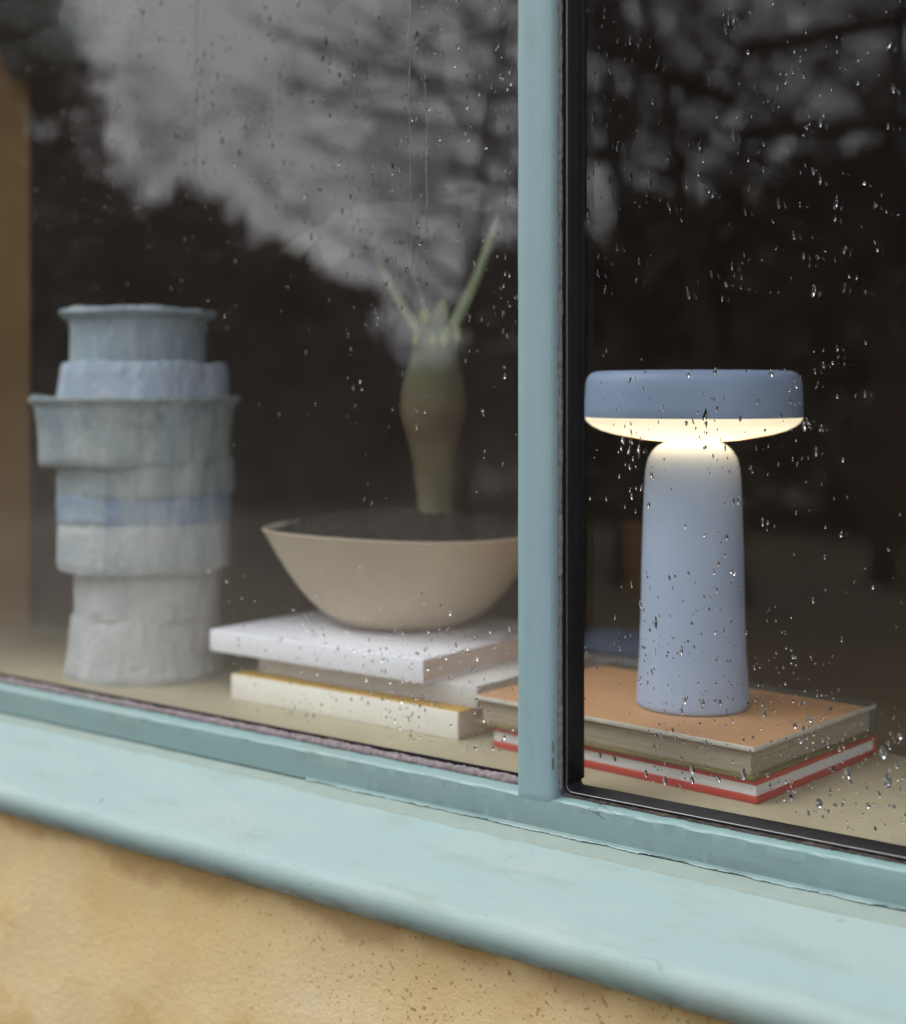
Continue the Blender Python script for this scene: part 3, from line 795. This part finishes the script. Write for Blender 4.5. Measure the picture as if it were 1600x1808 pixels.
# ------------------------------------------------------------------ rain on the panes
def drop(V, F, x, z, r, stretch, y=.6874, seg=12, rings=4, hk=.5, rot=0, rng=random, tail=0., am=None):
    b = len(V); ph = rng.uniform(0, 6.28); am = rng.uniform(.03, .14) if am is None else am; ph2 = rng.uniform(0, 6.28)
    cr_, sr = math.cos(rot), math.sin(rot)
    def rim(a): return r * (1 + am * math.sin(2 * a + ph) + am * .6 * math.sin(3 * a + ph2))
    h = r * hk
    for j in range(rings):
        t = 1 - j / rings                                   # 1 at the rim
        hh = h * (1 - t * t) ** .85
        for i in range(seg):
            a = 2 * math.pi * i / seg; rr = rim(a) * t
            u, v = rr * math.cos(a), rr * math.sin(a) * stretch
            if v > 0: u *= 1 - tail * v / (r * stretch)
            lowbias = 1 + .25 * (-v / (r * stretch))         # fuller at the lower end
            V.append((x + u * cr_ - v * sr, y - hh * lowbias, z + u * sr + v * cr_))
    V.append((x, y - h, z))
    for j in range(rings - 1):
        for i in range(seg):
            k = (i + 1) % seg
            F.append((b + j * seg + i, b + j * seg + k, b + (j + 1) * seg + k, b + (j + 1) * seg + i))
    top = b + rings * seg
    for i in range(seg): F.append((b + (rings - 1) * seg + i, b + (rings - 1) * seg + (i + 1) % seg, top))
    F.append(tuple(b + i for i in reversed(range(seg))))     # flat back on the glass

def streak(V, F, x, z0, z1, wd, rng, y=.6874):
    n = max(6, int(abs(z1 - z0) / .003)); b = len(V); s = rng.uniform(0, 99)
    prof = [(-1, 0), (-.5, .75), (0, 1), (.5, .75), (1, 0)]
    for i in range(n + 1):
        z = z0 + (z1 - z0) * i / n; cxx = x + .0022 * N3(z * 22, s) + .0008 * N3(z * 90, s)
        ww = wd * (.6 + .5 * abs(N3(z * 60, s, 3))) * min(1, 6 * min(i, n - i) / n + .1)
        for u, hgt in prof: V.append((cxx + u * ww, y - hgt * ww * .14, z))
    for i in range(n):
        for k in range(4):
            a = b + i * 5 + k; F.append((a, a + 1, a + 6, a + 5))
        F.append((b + i * 5 + 4, b + i * 5, b + (i + 1) * 5, b + (i + 1) * 5 + 4))

rng = random.Random(21)
V, F = [], []
def put(n, xr, zr, rr, st, hk, rot=.15, tail=0., seg=10, rings=4):
    for _ in range(n):
        x = rng.uniform(*xr); z = rng.uniform(*zr); u = rng.random()
        if -.12 < z < .13 and x < -.60 and rng.random() < .8: continue            # the pane is nearly dry by the vase
        if N3(x * 26, z * 20, 5) < rng.uniform(-.55, .25): continue          # drops gather in patches
        drop(V, F, x, z, rr[0] + (rr[1] - rr[0]) * u ** 3, rng.uniform(*st), seg=seg, rings=rings, hk=hk * rng.uniform(.7, 1.25), rot=rng.gauss(0, rot), rng=rng, tail=tail)
put(2600, (-1.12, -.458), (.04, .42), (.0004, .0011), (1, 2.6), .12, .2)
put(500, (-.80, -.47), (-.02, .36), (.0006, .0014), (1.2, 3.), .11, .25)
o = mesh('raindrops', V, F, WATER_DIM, None, True); tag(o, 'dark fine raindrops across the top of the left pane', 'raindrops', kind='stuff')
V, F = [], []
put(420, (-.75, -.465), (-.215, -.10), (.0003, .0009), (1, 1.8), .24, .1)
put(600, (-.66, -.465), (-.215, -.14), (.0003, .0011), (1, 1.5), .26, .1)
put(180, (-1.1, -.46), (-.12, .06), (.0003, .0007), (1.2, 3), .16, .1)
o = mesh('raindrops', V, F, WATER, None, True); tag(o, 'fine raindrops low on the left pane before the books', 'raindrops', kind='stuff')
V, F = [], []
put(1000, (-.421, -.10), (-.215, -.13), (.00030, .0008), (1, 1.6), .18, .15)
put(300, (-.33, -.16), (-.217, -.155), (.0005, .0012), (1, 1.6), .18, .12, .2)
put(330, (-.421, -.10), (-.13, .03), (.0003, .0007), (1.2, 3.6), .14, .14)
o = mesh('raindrops', V, F, WATER, None, True); tag(o, 'fine raindrops low on the right pane before the lamp and books', 'raindrops', kind='stuff')
V, F = [], []
put(1500, (-.421, .02), (.05, .36), (.0003, .0010), (1.4, 4.6), .10, .2)
o = mesh('raindrops', V, F, WATER_DIM, None, True); tag(o, 'dim fine raindrops across the top of the right pane', 'raindrops', kind='stuff')
V, F = [], []
put(140, (-.405, -.325), (-.20, .0), (.0004, .0010), (1.3, 3.6), .26, .12)
put(70, (-.40, -.27), (-.04, .018), (.0004, .0009), (1.2, 3.6), .17, .3)
o = mesh('raindrops', V, F, WATER, None, True); tag(o, 'few raindrops around the lamp shade on the right pane', 'raindrops', kind='stuff')
V, F = [], []
for (x, z0, z1, wd) in [(-.5475, .05, .33, .0007), (-.74, .14, .36, .0005), (-.535, .10, .21, .0006)]:
    streak(V, F, x, z0, z1, wd, rng)
o = mesh('water_runs', V, F, WATER, None, True); tag(o, 'thin vertical water runs on the left pane', 'water', kind='stuff')

# the largest drops on the right pane, each its own thing
def bigdrop(x, z, r, st, label, tail=.35, hk=.21):
    V, F = [], []; drop(V, F, 0, 0, r * 1.15, st, 0, 32, 12, hk, rng.gauss(0, .08), rng, tail, .035)
    o = mesh('raindrop', V, F, WATER, None, True, loc=(x, .6873, z)); tag(o, label, 'raindrop', 'large raindrops on the right pane'); return o
for (x, z, r, st, w_) in [
    (-.2468, -.1895, .0021, 1.6, 'large teardrop on the right pane before bare board near the right edge'),
    (-.2490, -.1760, .0018, 1.5, 'pale drop right of the red book, on the dark edge of the board'),
    (-.2405, -.1665, .0012, 1.2, 'small pale drop high in the dark beyond the brown book corner'),
    (-.2670, -.1890, .0015, 2.0, 'tall narrow drop just right of the red book corner'),
    (-.2360, -.1945, .0019, 1.3, 'wide drop cut by the right edge of the photo'),
    (-.2420, -.1810, .0013, 1.0, 'flattened drop above the large teardrop at the right'),
    (-.2820, -.2065, .0019, 1.1, 'lowest large drop, just above the white chip on the board'),
    (-.2920, -.1760, .0013, 1.1, "drop over the brown book's back right corner"),
    (-.3235, -.1985, .0013, 2.2, "long narrow drop over the red book's right side"),
    (-.3380, -.2030, .0013, 1.2, "round drop near the red book's front corner"),
    (-.3535, -.2005, .0013, 2.2, 'upper of two drops touching over the white page edges'),
    (-.3535, -.2065, .0012, 1.6, 'lower of two drops touching over the white page edges'),
    (-.3700, -.2095, .0013, 1.8, 'drop hanging over the lower red cover edge, left of the touching pair'),
    (-.3815, -.2075, .0010, 2.0, 'slim drop over the red book left of centre'),
    (-.4015, -.2025, .0011, 1.3, 'red-tinted drop, second from the rubber gasket'),
    (-.4110, -.2015, .0010, 1.8, 'red-tinted slanted drop nearest the rubber gasket'),
    (-.3470, -.1640, .0010, 1.9, 'drop over the right side of the lamp foot'),
    (-.3120, -.165, .0011, 1.9, 'drop over the brown cover right of the lamp foot'),
    (-.2950, -.1690, .0011, 1.2, 'left of two drops over the back edge of the brown book'),
    (-.2870, -.1645, .0012, 1.2, 'right of two drops over the back edge of the brown book'),
    (-.3560, .0120, .0010, 1.6, 'leftmost drop on the top edge of the lamp shade'),
    (-.3400, .0135, .0010, 1.8, 'middle drop on the top edge of the lamp shade'),
    (-.3080, .0120, .0010, 2.0, 'rightmost drop on the top edge of the lamp shade'),
    (-.3960, -.0245, .0011, 1.6, 'dark drop over the left of the lit diffuser'),
    (-.3860, -.0290, .0009, 2.4, 'slim drop at the lower edge of the lit diffuser'),
    (-.2900, -.015, .0010, 2.4, 'slim drop just beyond the right tip of the lit diffuser')]:
    bigdrop(x, z, r, st, w_)
# drops hanging from the sill nose
for (x, z, r, lab) in [(-.8113, -.2895, .0022, 'leftmost dark drop hanging under the sill nose'), (-.7258, -.2895, .0015, 'small drop under the sill nose, second from the left'), (-.693, -.2895, .0022, 'drop under the sill nose, third from the left'),
                       (-.6565, -.2893, .0026, 'broad dark drop under the sill nose, fourth from the left'), (-.607, -.2893, .0020, 'drop under the sill nose, below the left book stack'), (-.4996, -.2895, .0018, 'shallow drop under the sill nose, left of the mullion'),
                       (-.4526, -.2895, .0018, 'shallow drop under the sill nose, below the mullion'), (-.3622, -.2895, .0024, 'rightmost dark drop hanging under the sill nose')]:
    V, F = lathe([(r * .3, .0014), (r * 1.1, .0004), (r * 1.12, -.0004), (r * 1.0, -.0013), (r * .65, -.0022), (r * .25, -.0026)], 16, None, True, True)
    F[-2] = F[-2]
    o = mesh('hanging_drop', V, [tuple(reversed(f)) for f in F], WATER, None, True, loc=(x, .6145, z - .0052)); tag(o, lab, 'raindrop', 'drops hanging under the sill')
